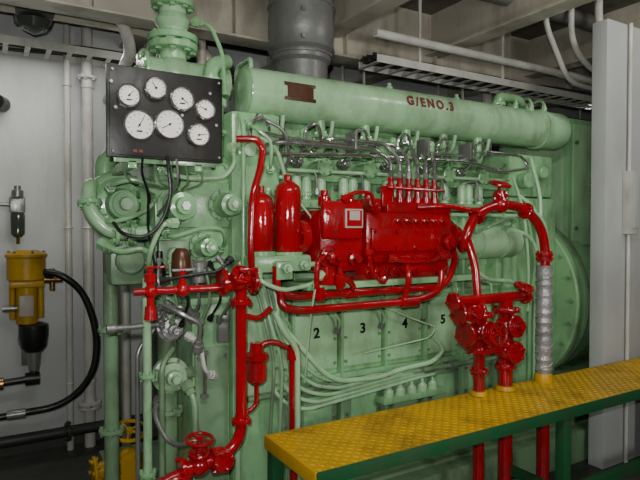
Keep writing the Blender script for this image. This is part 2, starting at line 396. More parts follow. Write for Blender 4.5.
b.cyl((.53,2.45,1.36),(.53,2.6,1.36),.06,'green_dull',ch=.01)
b.lathe((.50,2.44,1.60),(0,-1,0),[(0,.05),(.02,.05),(.03,.03),(.05,.025)],'green_pale',16)
b.line([(.44,2.44,1.66),(.44,2.36,1.68),(.52,2.32,1.70),(.60,2.34,1.66)],.010,'green_pale')
b.line([(.42,2.46,1.54),(.42,2.38,1.52),(.50,2.34,1.54),(.58,2.34,1.58),(.62,2.36,1.64)],.009,'green')
b.line([(.40,2.42,1.44),(.46,2.36,1.40),(.56,2.34,1.42),(.60,2.36,1.36)],.012,'green')
b.tube([(.47,2.6,1.3),(.47,2.6,.1)],.032,'green_dull')
b.flange((.47,2.6,1.05),(0,0,1),.055,'green_dull');b.flange((.47,2.6,.6),(0,0,1),.055,'green_dull')
b.done(E)

# gauge panel -----------------------------------------------------
g=B('panel_board')
g.box((.372,2.10,1.755),(.805,2.125,2.085),'black',.004)
g.box((.38,2.095,1.763),(.797,2.10,2.077),'black',.002)
for x in (.39,.787):
    for z in (1.775,2.065):g.lathe((x,2.095,z),(0,-1,0),[(0,.006),(.006,.004)],'steel',8)
g.box((.45,2.125,1.72),(.48,2.45,1.75),'green',.003);g.box((.70,2.125,1.72),(.73,2.45,1.75),'green',.003)
g.box((.40,2.125,1.74),(.78,2.14,1.79),'green',.003)
G=bpy.data.objects.new('gauge_panel',None);bpy.context.scene.collection.objects.link(G)
gauges=[(.445,1.975,.036,.7),(.540,2.013,.036,-.6),(.638,1.985,.040,2.2),(.728,1.955,.034,-1.2),(.480,1.872,.050,.5),(.590,1.885,.050,-2.1),(.702,1.855,.038,1.4)]
for i,(x,z,r,a) in enumerate(gauges):
    g.lathe((x,2.095,z),(0,-1,0),[(0,r+.006),(.018,r+.006),(.024,r+.001),(.020,r-.002),(.012,r-.002)],'chrome',32)
    g.cyl((x,2.093,z),(x,2.079,z),r-.0015,'dial',seg=32)
    for k in range(11):
        t=math.radians(-135+27*k);d=V((math.sin(t),0,math.cos(t)))
        p=V((x,2.078,z))+d*r*.78;R=Matrix.Rotation(t,3,'Y')
        g.box(p-V((.0010,.0008,r*.07)),p+V((.0010,.0008,r*.07)),'black',rot=R)
    d=V((math.sin(a),0,math.cos(a)));p=V((x,2.0765,z))+d*r*.25
    g.box(p-V((.0012,.0006,r*.42)),p+V((.0012,.0006,r*.42)),'black',rot=Matrix.Rotation(a,3,'Y'))
    g.cyl((x,2.078,z),(x,2.074,z),.004,'black',seg=12)
    if i%2==0:g.box((x-.010,2.0775,z-r*.5),(x+.010,2.0785,z-r*.38),'black')
g.box((.46,2.092,1.775),(.475,2.096,1.785),'stencil_red');g.box((.48,2.092,1.775),(.495,2.096,1.785),'stencil_red')
for (x,z) in ((.385,2.02),(.40,1.93),(.64,1.925),(.75,2.02),(.775,1.9)):g.cyl((x,2.097,z),(x,2.088,z),.006,'steel',seg=10)
g.done(G)
c=B('capillary_tubes')
c.tube([(.585,2.10,1.77),(.585,2.08,1.72),(.59,2.08,1.62),(.56,2.1,1.52),(.50,2.1,1.47),(.43,2.12,1.48),(.41,2.2,1.52)],.007,'rubber',smooth=True,seg=8)
for k in range(6):
    x=.43+k*.06;c.tube([(x,2.13,1.80),(x,2.15,1.74),(x+.03,2.2,1.68),(.62+k*.02,2.3,1.66)],.004,'green_dull',.04,seg=6)
c.tube([(.62,2.1,1.76),(.63,2.1,1.68),(.61,2.2,1.60),(.60,2.3,1.55)],.005,'steel',.04,seg=6)
c.tube([(.50,2.12,1.77),(.50,2.14,1.70),(.54,2.2,1.64),(.56,2.3,1.5),(.58,2.25,1.32)],.005,'rubber',.04,seg=6)
c.done(G)

# fuel injection pump ---------------------------------------------
b=B('fuel_injection_pump')
b.box((1.50,2.10,1.335),(2.03,2.33,1.575),'red',.018)
b.cyl((1.47,2.22,1.31),(2.05,2.22,1.31),.085,'red',seg=24,ch=.01)
b.box((1.52,2.08,1.39),(1.92,2.10,1.50),'red',.006)
for x in (1.535,1.66,1.78,1.905):
    for z in (1.405,1.485):b.lathe((x,2.08,z),(0,-1,0),[(0,.010),(.012,.010)],'red',6)
b.box((1.62,2.10,1.57),(2.03,2.28,1.625),'red',.01)
b.box((1.245,2.09,1.30),(1.48,2.32,1.585),'red',.035)
b.box((1.25,2.07,1.45),(1.46,2.10,1.62),'red',.015)
b.box((1.36,2.062,1.50),(1.455,2.07,1.585),'label',.002);b.box((1.368,2.060,1.508),(1.447,2.064,1.578),'red')
b.box((1.38,2.058,1.535),(1.435,2.062,1.575),'label')
b.cyl((1.235,2.2,1.46),(1.19,2.2,1.46),.075,'red',seg=24,ch=.008);b.cyl((1.19,2.2,1.46),(1.14,2.2,1.46),.04,'red')
b.bolts((1.19,2.2,1.46),(-1,0,0),.06,6,'red')
b.lathe((1.30,2.10,1.37),(0,-1,0),[(0,.055),(.02,.055),(.025,.035),(.06,.03),(.065,.012),(.09,.012)],'red',20)
b.bolts((1.30,2.08,1.37),(0,-1,0),.045,6,'red',r=.006)
b.lathe((1.42,2.10,1.36),(0,-1,0),[(0,.035),(.03,.035),(.035,.018),(.06,.018)],'red',6)
b.lathe((1.30,2.12,1.25),(0,0,1),[(0,.045),(.04,.05),(.08,.05)],'red',20)
b.lathe((1.42,2.14,1.60),(0,0,1),[(0,.05),(.03,.05),(.035,.03),(.05,.03)],'red',20)
b.lathe((1.31,2.16,1.60),(0,0,1),[(0,.03),(.04,.03),(.045,.018),(.07,.018)],'red',12)
b.box((1.53,2.12,1.575),(1.60,2.26,1.64),'red',.01);b.cyl((1.565,2.18,1.63),(1.565,2.18,1.67),.018,'red')
b.cyl((2.03,2.2,1.46),(2.09,2.2,1.46),.09,'red',seg=28,ch=.006);b.bolts((2.09,2.2,1.46),(1,0,0),.075,6,'red',r=.01)
b.cyl((2.09,2.2,1.46),(2.17,2.2,1.46),.05,'red',seg=20,ch=.006)
b.lathe((2.0,2.09,1.43),(0,-1,0),[(0,.04),(.02,.04),(.025,.025),(.04,.025)],'red',16)
PV=[1.685+.056*i for i in range(6)]
for i,x in enumerate(PV):
    b.lathe((x,2.16,1.62),(0,0,1),[(0,.024),(.03,.024),(.032,.017),(.07,.017),(.072,.021),(.095,.021),(.097,.014),(.125,.014)],'red',12)
    b.lathe((x,2.16,1.745),(0,0,1),[(0,.015),(.03,.015),(.035,.010)],'chrome',6)
    b.lathe((x,2.10,1.535),(0,-1,0),[(0,.018),(.012,.018),(.014,.012),(.03,.012)],'red',10)
    b.lathe((x-.14,2.14,1.29),(0,-1,0),[(0,.024),(.01,.024),(.012,.014),(.03,.014)],'red',12)
for k in range(7):b.lathe((1.54+k*.08,2.10,1.355),(0,-1,0),[(0,.009),(.014,.009)],'red',6)
b.tube([(1.25,2.06,1.38),(1.20,2.04,1.35),(1.20,2.04,1.24)],.012,'red',.03)
b.line([(1.55,2.09,1.57),(1.50,2.06,1.66),(1.40,2.06,1.66),(1.36,2.08,1.62)],.009,'red',.03)
b.line([(1.95,2.08,1.37),(1.86,2.05,1.34),(1.70,2.05,1.34),(1.60,2.07,1.36)],.009,'red',.03)
b.line([(1.48,2.06,1.40),(1.48,2.03,1.30),(1.55,2.05,1.25),(1.60,2.1,1.26)],.009,'red',.03)
b.box((1.60,2.11,1.60),(1.66,2.13,1.70),'red',.005)
b.tube([(1.62,2.10,1.69),(1.98,2.10,1.685)],.006,'red',.02,seg=8)
b.done(E)

b=B('fuel_injection_lines')
for i,(px,x) in enumerate(zip(PV,CX)):
    z=1.93-.018*abs(i-2.5)+(.012 if i%2 else -.008)
    yy=2.20+.012*i
    b.tube([(px,2.16,1.775),(px,2.16,1.83),(px+(x-px)*.12,yy,z),(x-.06+(.05 if x<px else -.05),yy,z),(x-.06,yy+.08,z-.02),(x-.06,2.40,1.84)],.0095,'chrome',.05,seg=10)
    b.line([(x-.10,2.42,1.82),(x-.10,2.30,1.86),(x-.10,2.28,1.97),(x-.02,2.30,2.00),(x+.02,2.33,1.93),(x+.02,2.44,1.87)],.009,'chrome',.05,seg=10)
b.tube([(1.02,2.33,1.86),(1.08,2.28,1.83),(1.5,2.27,1.855),(2.3,2.27,1.87),(2.62,2.3,1.84),(2.72,2.36,1.88)],.009,'chrome',.05,seg=8)
b.tube([(1.05,2.30,1.93),(1.2,2.26,1.905),(1.5,2.25,1.90),(1.66,2.22,1.88),(1.72,2.2,1.80)],.009,'chrome',.05,seg=8)
b.tube([(1.0,2.36,1.78),(1.2,2.36,1.775),(2.7,2.36,1.79),(2.8,2.4,1.8)],.009,'green_pale',.04,seg=8)
b.tube([(2.5,2.3,1.94),(2.75,2.26,1.93),(2.82,2.26,1.86),(2.6,2.28,1.83),(2.5,2.34,1.86)],.009,'chrome',.05,seg=8)
for x in (1.5,1.95,2.25):
    b.box((x,2.19,1.87),(x+.012,2.28,1.96),'steel',.002)
b.done(E)

b=B('fuel_filters')
for (x,z0,z1,r) in ((1.015,1.40,1.665,.055),(1.145,1.395,1.72,.060)):
    H=z1-z0
    b.lathe((x,2.2,z0),(0,0,1),[(0,r*.9),(.01,r),(H-.06,r),(H-.035,r*.85),(H-.018,r*.5),(H-.012,r*.28),(H+.015,r*.28),(H+.016,.01)],'red',28)
    b.cyl((x,2.2,z0-.02),(x,2.2,z0),r*1.12,'green',seg=28)
b.box((.955,2.13,1.31),(1.23,2.30,1.385),'green',.02)
b.box((1.04,2.10,1.28),(1.12,2.14,1.36),'green',.01)
b.lathe((1.08,2.10,1.33),(0,-1,0),[(0,.022),(.03,.022),(.032,.014),(.05,.014)],'green_pale',6)
b.lathe((1.18,2.13,1.34),(0,-1,0),[(0,.02),(.02,.02),(.022,.012),(.04,.012)],'green_pale',6)
b.tube([(1.22,2.16,1.34),(1.27,2.12,1.34),(1.27,2.12,1.20)],.012,'green',.03)
b.line([(.96,2.12,1.32),(.96,2.08,1.28),(1.05,2.06,1.24),(1.2,2.07,1.26),(1.26,2.1,1.30)],.009,'green_pale')
b.done(E)

b=B('fuel_pipes')
b.tube([(.92,2.24,1.88),(1.00,2.2,1.88),(1.025,2.2,1.84),(1.0,2.17,1.75),(.95,2.14,1.64),(.94,2.14,1.40),(.96,2.16,1.28)],.015,'red',.05)
b.tube([(1.05,2.12,1.34),(1.05,2.12,1.235),(1.11,2.12,1.205),(1.98,2.12,1.20),(2.03,2.12,1.24),(2.10,2.14,1.34),(2.10,2.18,1.42)],.018,'red',.05)
b.tube([(1.07,2.12,1.235),(1.06,2.10,1.17),(1.14,2.10,1.145),(1.72,2.10,1.145),(1.88,2.10,1.16),(1.96,2.10,1.20),(1.98,2.12,1.28)],.018,'red',.06)
b.tube([(1.72,2.08,1.34),(1.72,2.06,1.25),(1.72,2.10,1.15)],.016,'red',.04)
b.cyl((1.70,2.10,1.145),(1.80,2.10,1.145),.028,'red',ch=.004);b.cyl((1.40,2.12,1.203),(1.46,2.12,1.203),.027,'red',ch=.004)
b.tube([(1.42,2.12,1.20),(1.42,2.08,1.24),(1.34,2.08,1.30)],.014,'red',.03)
b.lathe((1.33,2.06,1.23),(0,0,1),[(0,.014),(.02,.024),(.06,.024),(.07,.014),(.12,.014)],'red',12)
b.cyl((1.26,2.12,1.18),(1.26,2.12,1.24),.024,'red')
b.tube([(1.03,2.10,1.15),(1.08,2.10,1.05),(1.15,2.12,.98),(1.15,2.12,.45)],.013,'green_pale',.06)
b.tube([(1.14,2.14,1.00),(1.14,2.14,.3)],.018,'red');b.cyl((1.14,2.14,.93),(1.14,2.14,.99),.028,'red')
b.lathe((.97,2.15,.84),(0,0,1),[(0,.02),(.02,.042),(.10,.042),(.11,.052),(.13,.052),(.14,.03),(.18,.025)],'red',20)
b.tube([(.97,2.15,1.0),(1.04,2.15,1.02),(1.14,2.14,.97)],.012,'red',.03)
b.tube([(.97,2.15,.85),(.97,2.15,.75),(.90,2.15,.72)],.010,'red',.03)
b.done(E)

b=B('fuel_return_arch')
b.tube([(2.17,2.2,1.46),(2.05,2.04,1.40),(2.03,2.0,1.46),(2.10,2.0,1.56),(2.25,2.0,1.615),(2.42,1.98,1.60),(2.53,1.96,1.50),(2.56,1.95,1.38),(2.56,1.95,1.28)],.025,'red',smooth=True,seg=16)
b.tube([(1.80,2.1,1.60),(1.95,2.05,1.61),(2.10,2.02,1.585),(2.2,2.0,1.60)],.014,'red',.04)
b.tube([(2.04,2.0,1.44),(2.06,1.97,1.32),(2.06,1.95,1.15)],.020,'red',.05)
b.flange((2.555,1.95,1.335),(0,0,1),.045,'red',n=4);b.flange((2.555,1.95,1.36),(0,0,1),.045,'red',n=4)
b.flange((2.10,2.0,1.56),(.6,0,.5),.045,'red',n=4);b.flange((2.44,1.98,1.59),(.8,0,-.35),.045,'red',n=4)
b.ball((2.27,2.0,1.62),.045,'red');b.cyl((2.27,2.0,1.62),(2.27,2.0,1.69),.03,'red');b.wheel((2.27,2.0,1.725),(0,-.35,1),.05,'red',stem=.05)
b.flange((2.27,2.0,1.665),(0,0,1),.04,'red',n=4)
b.done(E)
b=B('lagged_pipe')
prof=[];n=36
for k in range(n+1):
    z=(1.30-.70)*k/n;prof.append((z,.040+(.0045 if k%3==0 else random.uniform(-.003,.001))))
b.lathe((2.555,1.95,.70),(.0,0,1),prof,'lagging',20)
b.tube([(2.555+.042*math.cos(t*.9),1.95+.042*math.sin(t*.9),.70+.6*t/44) for t in range(45)],.004,'lagging',seg=6,smooth=True)
b.lathe((2.555,1.95,.675),(0,0,1),[(0,.05),(.035,.048),(.05,.042)],'yellow',20)
b.cyl((2.555,1.95,0),(2.555,1.95,.69),.034,'red')
b.done(E)

b=B('fuel_valve_manifold')
b.cyl((1.90,1.95,1.15),(2.38,1.95,1.15),.026,'red')
b.flange((2.40,1.95,1.15),(1,0,0),.045,'red',n=4);b.flange((1.90,1.95,1.15),(1,0,0),.045,'red',n=4)
b.cyl((2.07,1.95,0),(2.07,1.95,1.16),.028,'red');b.cyl((2.26,1.95,0),(2.26,1.95,1.14),.036,'red')
b.valve((2.07,1.95,.99),(0,0,1),(0,-1,.1),.045,'red',wheelR=.052,stem=.07)
b.valve((2.26,1.95,1.00),(0,0,1),(0,-1,.15),.045,'red',wheelR=0)
b.valve((2.00,1.95,1.09),(1,0,0),(-.3,-1,0),.034,'red',wheelR=0)
b.cyl((1.96,1.93,.99),(2.07,1.95,.99),.03,'red');b.flange((1.96,1.93,.99),(1,.1,0),.06,'red',n=4)
b.cyl((2.07,1.95,.90),(2.26,1.95,.90),.03,'red')
b.ball((2.26,1.95,.88),.056,'red');b.flange((2.26,1.885,.88),(0,-1,0),.055,'red',n=6)
b.flange((2.07,1.95,.80),(0,0,1),.045,'red',n=4);b.flange((2.26,1.95,.80),(0,0,1),.055,'red',n=4)
b.wheel((2.36,1.92,1.20),(0,-.4,1),.045,'red',stem=.05)
b.lathe((2.26,1.95,.683),(0,0,1),[(0,.055),(.02,.05)],'yellow',20);b.lathe((2.07,1.95,.683),(0,0,1),[(0,.045),(.02,.04)],'yellow',20)
b.done(E)

b=B('lube_oil_filter')
b.lathe((2.24,2.28,1.42),(1,0,0),[(0,.06),(.03,.095),(.42,.095),(.46,.08),(.48,.04),(.50,.02)],'green_pale',28)
b.torus((2.36,2.28,1.42),(1,0,0),.096,.006,'green',28);b.torus((2.56,2.28,1.42),(1,0,0),.096,.006,'green',28)
b.box((2.36,2.28,1.16),(2.42,2.40,1.36),'green',.01);b.box((2.56,2.28,1.16),(2.62,2.40,1.36),'green',.01)
b.line([(2.30,2.2,1.48),(2.30,2.12,1.50),(2.45,2.12,1.55),(2.62,2.2,1.56),(2.70,2.3,1.50)],.009,'green')
b.line([(2.26,2.2,1.30),(2.34,2.15,1.22),(2.55,2.15,1.20),(2.68,2.2,1.10),(2.70,2.36,1.0)],.011,'green_pale')
b.done(E)
b=B('drain_tubes')
b.tube([(1.10,2.22,1.10),(1.25,2.2,.92),(1.33,2.2,.83),(1.42,2.2,.78),(1.65,2.2,.765),(1.78,2.2,.79),(2.0,2.2,.80),(2.10,2.22,.85),(2.10,2.3,.90)],.013,'green_pale',.06)
for k in range(5):
    x=1.77+k*.075
    b.lathe((x,2.28,.63),(0,0,1),[(0,.028),(.03,.028),(.05,.012),(.08,.01)],'green_pale',12)
    b.tube([(x,2.28,.70),(x,2.26,.755-.01*k),(x-.10,2.25,.765-.012*k),(1.50-.06*k,2.25,.755-.025*k),(1.36-.05*k,2.27,.78-.02*k),(1.30-.05*k,2.32,.84-.01*k)],.0095,'green_pale',.05,seg=8)
b.box((1.72,2.25,.60),(2.14,2.36,.635),'green',.005)
b.tube([(1.62,2.2,1.14),(1.80,2.2,1.06),(2.02,2.2,.98),(1.98,2.2,.93),(1.6,2.26,.88)],.004,'green_pale',.1,seg=6)
b.tube([(1.20,2.2,1.62),(1.28,2.15,1.5),(1.24,2.1,1.30),(1.20,2.1,1.10),(1.23,2.2,.8)],.005,'green_pale',.1,seg=6)
b.tube([(2.72,2.3,1.80),(2.76,2.25,1.6),(2.74,2.2,1.3),(2.80,2.25,1.0)],.009,'green_pale',.1,seg=8)
b.tube([(2.62,2.25,1.5),(2.78,2.2,1.45),(2.86,2.2,1.2),(2.88,2.25,.8)],.011,'green_pale',.1,seg=8)
for k in range(4):b.tube([(1.03+.03*k,2.30,1.25),(1.05+.03*k,2.24,1.1-.03*k),(1.09+.04*k,2.22,.9),(1.08+.05*k,2.25,.6),(1.1+.05*k,2.3,.3)],.008,'green_pale' if k%2 else 'green_dull',.08,seg=8)
b.done(E)

# lower-left auxiliary gear
b=B('oil_tank')
b.box((.755,2.34,.30),(.925,2.7,1.19),'green',.012);b.box((.765,2.33,.34),(.915,2.34,.98),'green_dull',.006)
b.box((.74,2.31,1.17),(1.02,2.7,1.20),'green',.005)
for z in (.38,.94):
    for x in (.78,.90):b.lathe((x,2.33,z),(0,-1,0),[(0,.008),(.012,.008)],'steel',6)
b.cyl((.80,2.31,.78),(.80,2.31,.96),.009,'chrome',seg=10);b.box((.786,2.30,.77),(.814,2.33,.785),'steel');b.box((.786,2.30,.955),(.814,2.33,.97),'steel')
for (z,r) in ((1.08,.055),(.88,.075)):
    b.lathe((.66,2.36,z),(0,-1,0),[(0,r),(.03,r),(.035,r*.8),(.06,r*.78),(.065,r*.45),(.09,r*.4),(.095,r*.25),(.12,r*.22)],'lagging' if z>1 else 'green_pale',24)
    b.bolts((.66,2.33,z),(0,-1,0),r*.9,8,'steel',r=.007,h=.01)
b.cyl((.66,2.38,.3),(.66,2.38,1.3),.04,'green_dull')
b.cyl((.66,2.34,.88),(.77,2.36,.88),.03,'green_dull')
b.flange((.66,2.38,.72),(0,0,1),.065,'green_dull');b.flange((.66,2.38,1.19),(0,0,1),.06,'green_dull')
b.tube([(.555,2.3,0.05),(.555,2.3,1.30)],.018,'green_pale')
b.tube([(.60,2.25,.15),(.60,2.25,.95),(.66,2.3,1.0)],.012,'green_dull',.04)
b.tube([(.525,2.34,.1),(.525,2.34,1.0),(.60,2.36,1.08)],.010,'steel',.04)
b.flange((.555,2.3,.9),(0,0,1),.034,'green');b.flange((.555,2.3,.5),(0,0,1),.034,'green')
b.line([(.70,2.26,.86),(.72,2.2,.80),(.72,2.2,.6),(.62,2.2,.45),(.62,2.2,.1)],.012,'green_dull',.05)
b.line([(.60,2.3,.80),(.56,2.22,.76),(.60,2.18,.66),(.68,2.2,.62),(.76,2.3,.64)],.009,'steel',.04)
b.line([(.72,2.3,1.05),(.76,2.25,1.02),(.78,2.25,.9),(.84,2.3,.86)],.009,'pipe_white',.03)
b.line([(.60,2.3,1.14),(.58,2.24,1.18),(.66,2.2,1.19),(.74,2.24,1.14)],.009,'steel',.03)
b.tube([(.42,2.3,1.105),(.60,2.3,1.105)],.012,'steel');b.cyl((.40,2.3,1.105),(.43,2.3,1.105),.020,'steel')
b.line([(.60,2.2,1.2),(.66,2.15,1.16),(.73,2.15,1.12),(.73,2.2,1.0)],.01,'steel',.03)
b.tube([(.64,2.4,1.30),(.64,2.35,1.2),(.70,2.3,1.15)],.022,'green',.05)
b.tube([(.93,2.26,.2),(.93,2.26,1.25)],.014,'green_pale')
b.box((.86,2.30,1.0),(.91,2.33,1.12),'steel',.004)
b.done(E)

b=B('starting_air_valves')
b.cyl((.46,2.1,1.265),(.80,2.1,1.265),.014,'red')
b.cyl((.52,2.1,1.19),(.52,2.1,1.32),.014,'red')
b.ball((.52,2.1,1.265),.026,'red');b.lathe((.52,2.1,1.21),(0,0,-1),[(0,.02),(.05,.024),(.055,.01)],'red',14)
b.lathe((.52,2.1,1.30),(0,0,1),[(0,.022),(.03,.022),(.035,.010),(.05,.010)],'red',14)
b.box((.50,2.09,1.35),(.58,2.11,1.358),'red',.002)
b.ball((.64,2.1,1.265),.028,'red');b.cyl((.64,2.1,1.265),(.64,2.1,1.34),.014,'red');b.box((.60,2.09,1.335),(.69,2.11,1.345),'steel',.002)
b.valve((.865,2.1,1.285),(1,0,0),(0,-.8,.6),.034,'red',wheelR=0)
b.box((.84,2.02,1.33),(.92,2.03,1.345),'red',.003)
b.cyl((.80,2.1,1.265),(.88,2.1,1.28),.024,'red')
b.tube([(.88,2.1,1.28),(.88,2.1,.68),(.85,2.1,.62),(.78,2.1,.585),(.55,2.09,.545),(.42,2.08,.48)],.023,'red',.07)
b.flange((.88,2.1,1.20),(0,0,1),.044,'red',n=4);b.flange((.88,2.1,.72),(0,0,1),.040,'red',n=4)
b.valve((.70,2.1,.575),(1,0,.1),(0,-.15,1),.034,'red',wheelR=.050,stem=.08)
b.ball((.785,2.1,.59),.042,'red');b.flange((.785,2.05,.59),(0,-1,0),.042,'red',n=4)
b.wheel((.60,2.03,.53),(0,-1,.3),.040,'red',stem=.06)
b.tube([(.88,2.1,1.15),(.97,2.12,1.12),(1.03,2.14,1.16)],.012,'red',.04)
b.lathe((.66,2.18,1.30),(0,0,1),[(0,.035),(.05,.04),(.10,.035),(.12,.02)],'brass_plate',16)
b.lathe((.74,2.2,1.28),(0,0,1),[(0,.03),(.08,.035),(.09,.02)],'steel',16)
b.lathe((.58,2.2,1.29),(0,0,1),[(0,.02),(.06,.022),(.08,.012),(.12,.012)],'black',14)
for k in range(7):b.line([(.58+k*.04,2.2,1.38-.01*(k%3)),(.56+k*.05,2.15,1.30),(.60+k*.045,2.18,1.20),(.60+k*.04,2.25,1.10+.015*(k%2))],.0055,('steel','green_dull','rubber')[k%3],.03,seg=6)
b.line([(.56,2.12,1.30),(.66,2.08,1.32),(.78,2.08,1.33),(.84,2.1,1.38)],.007,'rubber',.03)
b.done(E)

# ---------------------------------------------------------------- exhaust
b=B('exhaust_pipe')
prof=[(0,.16),(.2,.16),(.22,.155),(.40,.155),(.42,.175),(.46,.175)]
for k in range(14):prof.append((.48+k*.043,.193+random.uniform(-.006,.005)))
b.lathe((1.60,2.9,2.05),(0,0,1),prof,'exhaust_cladding',32)
b.torus((1.60,2.9,2.78),(0,0,1),.192,.008,'exhaust_cladding',32)
b.torus((1.60,2.9,2.50),(0,0,1),.176,.008,'exhaust_cladding',32)
for z in (2.55,2.7,2.9):b.box((1.50,2.705,z),(1.52,2.72,z+.02),'steel')
b.done(E)
b=B('exhaust_manifold')
b.cyl((1.1,2.9,2.12),(3.0,2.9,2.12),.13,'exhaust_cladding',seg=24)
for x in CX:b.cyl((x,2.9,1.9),(x,2.9,2.12),.07,'exhaust_cladding')
b.done(E)

# ---------------------------------------------------------------- platform
b=B('step_platform')
xa,xb,ya,yb,zt=.94,4.3,1.60,2.0,.68
b.box((xa,ya,zt-.006),(xb,yb,zt),'yellow')
b.box((xa,ya-.004,zt-.05),(xb,ya,zt+.002),'green_deck',.001)
b.box((xa-.005,ya,zt-.05),(xa,yb,zt+.002),'yellow',.001)
b.box((xa,yb-.006,zt-.05),(xb,yb,zt-.006),'green_deck',.001)
b.box((xa,ya,zt-.05),(xb,ya+.05,zt-.044),'green_deck')
for x in (.97,2.28,3.6):
    for y in (ya+.03,yb-.03):b.box((x-.025,y-.025,0),(x+.025,y+.025,zt-.006),'green_deck',.004)
    b.box((x-.02,ya+.03,zt-.05),(x+.02,yb-.03,zt-.01),'green_deck')
    b.box((x-.02,ya+.03,.25),(x+.02,yb-.03,.29),'green_deck')
b.box((xa,ya+.01,.25),(xb,ya+.05,.29),'green_deck')
R1=Matrix.Rotation(.785,3,'Z');R2=Matrix.Rotation(-.785,3,'Z')
i=0;x=xa+.02
while x<xb-.02:
    j=0;y=ya+.018
    while y<yb-.01:
        R=R1 if (i+j)%2 else R2
        vs=[V((-.013,0,0)),V((0,-.0042,0)),V((.013,0,0)),V((0,.0042,0)),V((-.006,0,.0022)),V((.006,0,.0022))]
        b.add([R@v+V((x,y,zt)) for v in vs],[[0,1,4],[1,5,4],[1,2,5],[2,3,5],[3,4,5],[3,0,4]],'yellow')
        y+=.024;j+=1
    x+=.024;i+=1
b.done()

# ---------------------------------------------------------------- left wall
for nm,x,r in (('wall_pipe',.475,.022),('wall_pipe',.60,.036)):
    b=B(nm);b.tube([(x,4.10,0),(x,4.10,3.1)],r,'pipe_white',seg=16)
    for z in (.45,1.5,2.45):
        b.torus((x,4.10,z),(0,0,1),r+.002,.006,'pipe_white',16,6);b.box((x-.01,4.10,z-.012),(x+.01,4.195,z+.012),'pipe_white')
    if r>.03:
        b.flange((x,4.10,2.52),(0,0,1),.065,'pipe_white',n=6);b.flange((x,4.10,.30),(0,0,1),.075,'pipe_white',n=6);b.flange((x,4.10,.27),(0,0,1),.075,'pipe_white',n=6)
    b.done()
b=B('wall_pipe');b.tube([(1.02,4.08,0),(1.02,4.08,3.1)],.04,'pipe_white',seg=16);b.flange((1.02,4.08,1.2),(0,0,1),.075,'pipe_white');b.box((1.0,4.08,2.0),(1.04,4.195,2.03),'pipe_white');b.done()
b=B('wall_pipe');b.tube([(.80,3.9,0),(.80,3.9,1.9),(.80,4.195,1.9)],.03,'pipe_white',seg=16);b.done()
def tray(b,xa,xb,y,z,w=.22,n=7,m='pipe_white'):
    b.box((xa,y-w/2-.004,z),(xb,y-w/2,z+.05),m);b.box((xa,y+w/2,z),(xb,y+w/2+.004,z+.05),m)
    x=xa
    while x<xb:b.box((x,y-w/2,z),(x+.03,y+w/2,z+.006),m);x+=.12
    for k in range(n):
        yy=y-w/2+.02+k*(w-.04)/(n-1)
        pts=[(xa+(xb-xa)*i/9,yy+random.uniform(-.012,.012),z+.022+random.uniform(0,.045)) for i in range(10)]
        b.tube(pts,.012,'cable',seg=8,smooth=True)
b=B('cable_tray');tray(b,X0+.02,2.3,4.03,2.62);b.done()
b=B('cable_tray');tray(b,2.0,X1-.05,3.55,2.50,.3,10,'steel')
for x in (2.4,3.4,4.4,5.4):b.box((x,3.4,2.5),(x+.015,3.415,ZC),'pipe_white');b.box((x,3.69,2.5),(x+.015,3.705,ZC),'pipe_white')
b.done()
b=B('cable_tray');tray(b,2.15,6.3,3.0,2.56,.2,8,'pipe_white')
for x in (2.5,3.3,4.5):b.box((x,2.90,2.56),(x+.02,2.91,ZC),'pipe_white')
b.done()
def pipe(nm,pts,r,m='pipe_white',bend=.12,fl=()):
    b=B(nm);b.tube(pts,r,m,bend,seg=16)
    for c,ax in fl:b.flange(c,ax,r*1.8,m)
    b.done()
pipe('overhead_pipe',[(1.9,3.8,2.85),(6.3,3.8,2.85)],.05,'pipe_white')
pipe('overhead_pipe',[(1.2,3.5,3.05),(1.2,3.5,2.42),(6.3,3.5,2.38)],.03,'ceiling_cream')
pipe('overhead_pipe',[(1.9,3.75,2.28),(6.3,3.75,2.28)],.045,'cable')
pipe('overhead_pipe',[(2.1,2.85,2.72),(6.3,2.85,2.72)],.028,'pipe_white')
pipe('overhead_pipe',[(2.6,2.5,2.98),(6.3,2.5,2.98)],.055,'exhaust_cladding')
pipe('overhead_pipe',[(3.55,2.3,3.05),(3.55,2.3,2.85),(3.72,2.3,2.70),(4.6,2.3,2.70)],.026)
pipe('overhead_pipe',[(3.40,2.4,3.05),(3.40,2.4,2.75),(3.6,2.4,2.60),(4.8,2.4,2.58)],.020)
pipe('overhead_pipe',[(3.20,2.45,3.05),(3.20,2.45,2.85),(3.45,2.45,2.50),(4.8,2.45,2.46)],.018)
pipe('overhead_pipe',[(3.9,3.6,3.05),(3.9,3.6,1.2)],.045)
pipe('overhead_pipe',[(.2,3.2,2.95),(.55,3.2,2.85),(.75,3.4,2.55),(.75,4.19,2.4)],.035)
pipe('overhead_pipe',[(-.8,3.6,2.75),(.85,3.6,2.75),(1.3,3.6,2.65),(1.3,3.6,1.9)],.045,'ceiling_cream')
pipe('overhead_pipe',[(-.8,3.9,2.88),(2.2,3.9,2.88)],.06,'cable')
pipe('overhead_pipe',[(1.05,3.5,3.05),(1.05,3.5,2.3),(1.1,3.45,1.6)],.04,'pipe_white')
b=B('ceiling_lamp')
b.box((.15,3.50,2.70),(.35,3.8,2.78),'black',.02);b.cyl((.25,3.65,2.78),(.25,3.65,3.1),.02,'black');b.lathe((.25,3.65,2.70),(0,0,-1),[(0,.09),(.05,.07),(.08,.01)],'glass_dark',20)
b.done()

